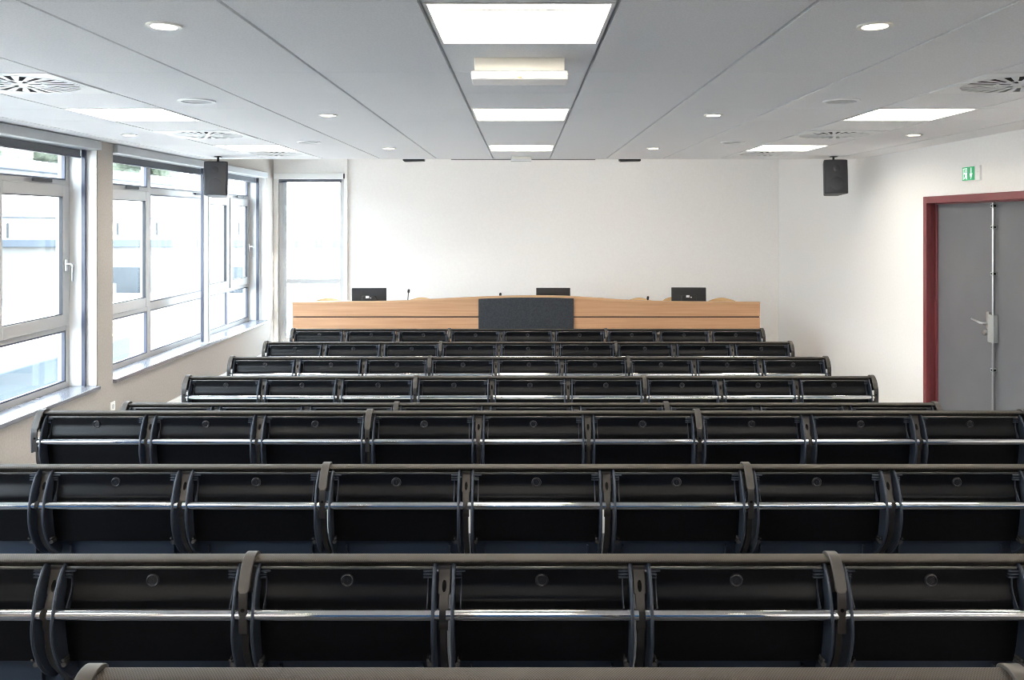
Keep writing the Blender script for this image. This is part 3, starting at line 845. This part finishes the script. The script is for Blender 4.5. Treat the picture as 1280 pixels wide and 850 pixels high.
# neighbouring flat-roofed block across the yard
def block(name, label, loc, parts, category='building'):
    t = thing(name, loc, label, category)
    return t
t = thing('neighbour_building', (-14, 0, -4), 'pale building with flat roof bands seen through the side windows', 'building')
MB().box(-8, 0, -6, 60, 0, 7.4).build('facade_wall', 'facade', t)
MB().box(-8, .35, -6.2, 60.2, 7.35, 7.65).build('roof_band', 'facade_band', t, bevel=.03)
MB().box(-.05, .25, -6, 60, 4.72, 4.95).build('storey_band', 'facade_band', t, bevel=.02)
MB().box(-.05, .12, -6, 60, 6.05, 6.2).build('storey_band', 'facade_band', t, bevel=.02)
for k in range(18):
    y = -2 + k*3.1
    f = MB().box(-.02, .06, y, y+1.0, 5.1, 5.9).build('window', 'far_window', t)
    f = MB().box(-.02, .06, y+.6, y+1.5, 3.1, 4.2).build('window', 'far_window', t)
t = thing('low_annex', (-5.4, 0, -4), 'low annex with blue-grey parapet roof below the side windows', 'building')
MB().box(-4.5, 0, -4, 20.4, 0, 3.3).build('annex_wall', 'roof_pale', t)
MB().box(-.25, .02, -4, 20.4, 3.3, 4.38).build('parapet', 'roof_blue', t, bevel=.03)
MB().box(-4.5, -.25, -4, 20.4, 3.9, 4.2).build('roof_surface', 'roof_pale', t)
MB().box(-4.6, -4.45, -4, 20.4, 3.9, 4.45).build('parapet', 'roof_blue', t, bevel=.03)
MB().box(-4.45, .1, -4.1, 20.5, 3.28, 3.42).build('roof_edge', 'facade_band', t, bevel=.02)
t = thing('rear_building', (-7.5, 18, -4), 'pale rear block seen through the window beside the desk', 'building')
MB().box(-6, 6, 3, 9, 0, 5.4).build('facade_wall', 'facade', t)
MB().box(-6.1, 6.1, 2.8, 9.1, 5.3, 5.5).build('roof_band', 'facade_band', t, bevel=.02)
m = MB()
for k in range(3): m.box(-3+k*3.2, -1.9+k*3.2, 2.95, 3.02, 3.6, 4.8)
m.build('window', 'far_window', t)
def make_tree(loc, label, s):
    t = thing('tree', loc, label, 'tree', 'trees beyond the pale building')
    m = MB(); m.tube([(0,0,0),(.1,.05,2*s),(.05,.1,4.2*s)], [.22*s,.16*s,.08*s], 10); m.build('trunk', 'bark', t)
    m = MB()
    for k in range(16):
        a = random.uniform(0, 2*PI); rr = random.uniform(.2, 1.5)*s
        m.ball((rr*math.cos(a), rr*math.sin(a), random.uniform(3.6, 6.2)*s), random.uniform(.6, 1.0)*s, 6, (1, 1, .8))
    o = m.build('crown', 'foliage', t)
    tx = bpy.data.textures.new('leaf_clumps', 'CLOUDS'); tx.noise_scale = .35
    sb = o.modifiers.new('sub', 'SUBSURF'); sb.levels = 1; sb.render_levels = 2
    dm = o.modifiers.new('rough', 'DISPLACE'); dm.texture = tx; dm.strength = .5
    return t
for (x, y, s, q) in ((-29.5, 51, 2.0, 'in the top right of the nearest window'), (-29, 43.5, 1.9, 'in the top left of the nearest window'), (-29.5, 62.5, 2.0, 'behind the long side window')):
    make_tree((x, y, -4), 'pale green tree above the roof outside, ' + q, s)

# ------------------------------------------------------------------ light
wd = bpy.data.worlds.new('sky'); sc.world = wd; wd.use_nodes = True
nt = wd.node_tree; bg = nt.nodes['Background']
tc = nt.nodes.new('ShaderNodeTexCoord'); sp = nt.nodes.new('ShaderNodeSeparateXYZ'); cr = nt.nodes.new('ShaderNodeValToRGB')
nt.links.new(tc.outputs['Generated'], sp.inputs[0]); nt.links.new(sp.outputs['Z'], cr.inputs['Fac'])
cr.color_ramp.elements[0].color = (.84, .93, 1, 1); cr.color_ramp.elements[1].color = (.68, .84, 1, 1)
nt.links.new(cr.outputs['Color'], bg.inputs['Color'])
bg.inputs['Strength'].default_value = 9.0
sun = bpy.data.lights.new('sun', 'SUN'); sun.energy = 32; sun.angle = .01; sun.color = (1, .95, .88)
so = bpy.data.objects.new('sun', sun); COL.objects.link(so); so.rotation_euler = (math.radians(-12), math.radians(38), 0)
def portal(name, loc, rot, sx, sy):
    l = bpy.data.lights.new(name, 'AREA'); l.shape = 'RECTANGLE'; l.size = sx; l.size_y = sy; l.cycles.is_portal = True
    o = bpy.data.objects.new(name, l); COL.objects.link(o); o.location = loc; o.rotation_euler = rot
portal('sky_portal', (-3.9, (W1[0]+W1[1])/2, 1.58), (0, -PI/2, 0), 2.0, W1[1]-W1[0])
portal('sky_portal', (-3.9, (W2[0]+W2[1])/2, 1.58), (0, -PI/2, 0), 2.0, W2[1]-W2[0])
portal('sky_portal', ((B3[0]+B3[1])/2, YB+.3, 1.4), (-PI/2, 0, 0), .95, 2.4)

# ------------------------------------------------------------------ camera and view
cam = bpy.data.cameras.new('camera'); co = bpy.data.objects.new('camera', cam); COL.objects.link(co)
co.location = (0, 0, CZ); co.rotation_euler = (PI/2, 0, 0)
cam.sensor_fit = 'HORIZONTAL'; cam.sensor_width = 36.0; cam.lens = F/1280*36.0
cam.shift_x = (640-CX)/1280; cam.shift_y = (CY-425)/1280
cam.clip_start = .05; cam.clip_end = 300
sc.camera = co
sc.view_settings.view_transform = 'Standard'; sc.view_settings.look = 'None'
sc.view_settings.gamma = 1.0; sc.view_settings.use_curve_mapping = False
sc.view_settings.exposure = 1.10
sc.cycles.use_denoising = True; sc.cycles.filter_width = 1.0
sc.cycles.max_bounces = 10; sc.cycles.diffuse_bounces = 8; sc.cycles.glossy_bounces = 4; sc.cycles.transparent_max_bounces = 12
sc.cycles.caustics_reflective = False; sc.cycles.caustics_refractive = False
sc.cycles.sample_clamp_indirect = 8.0
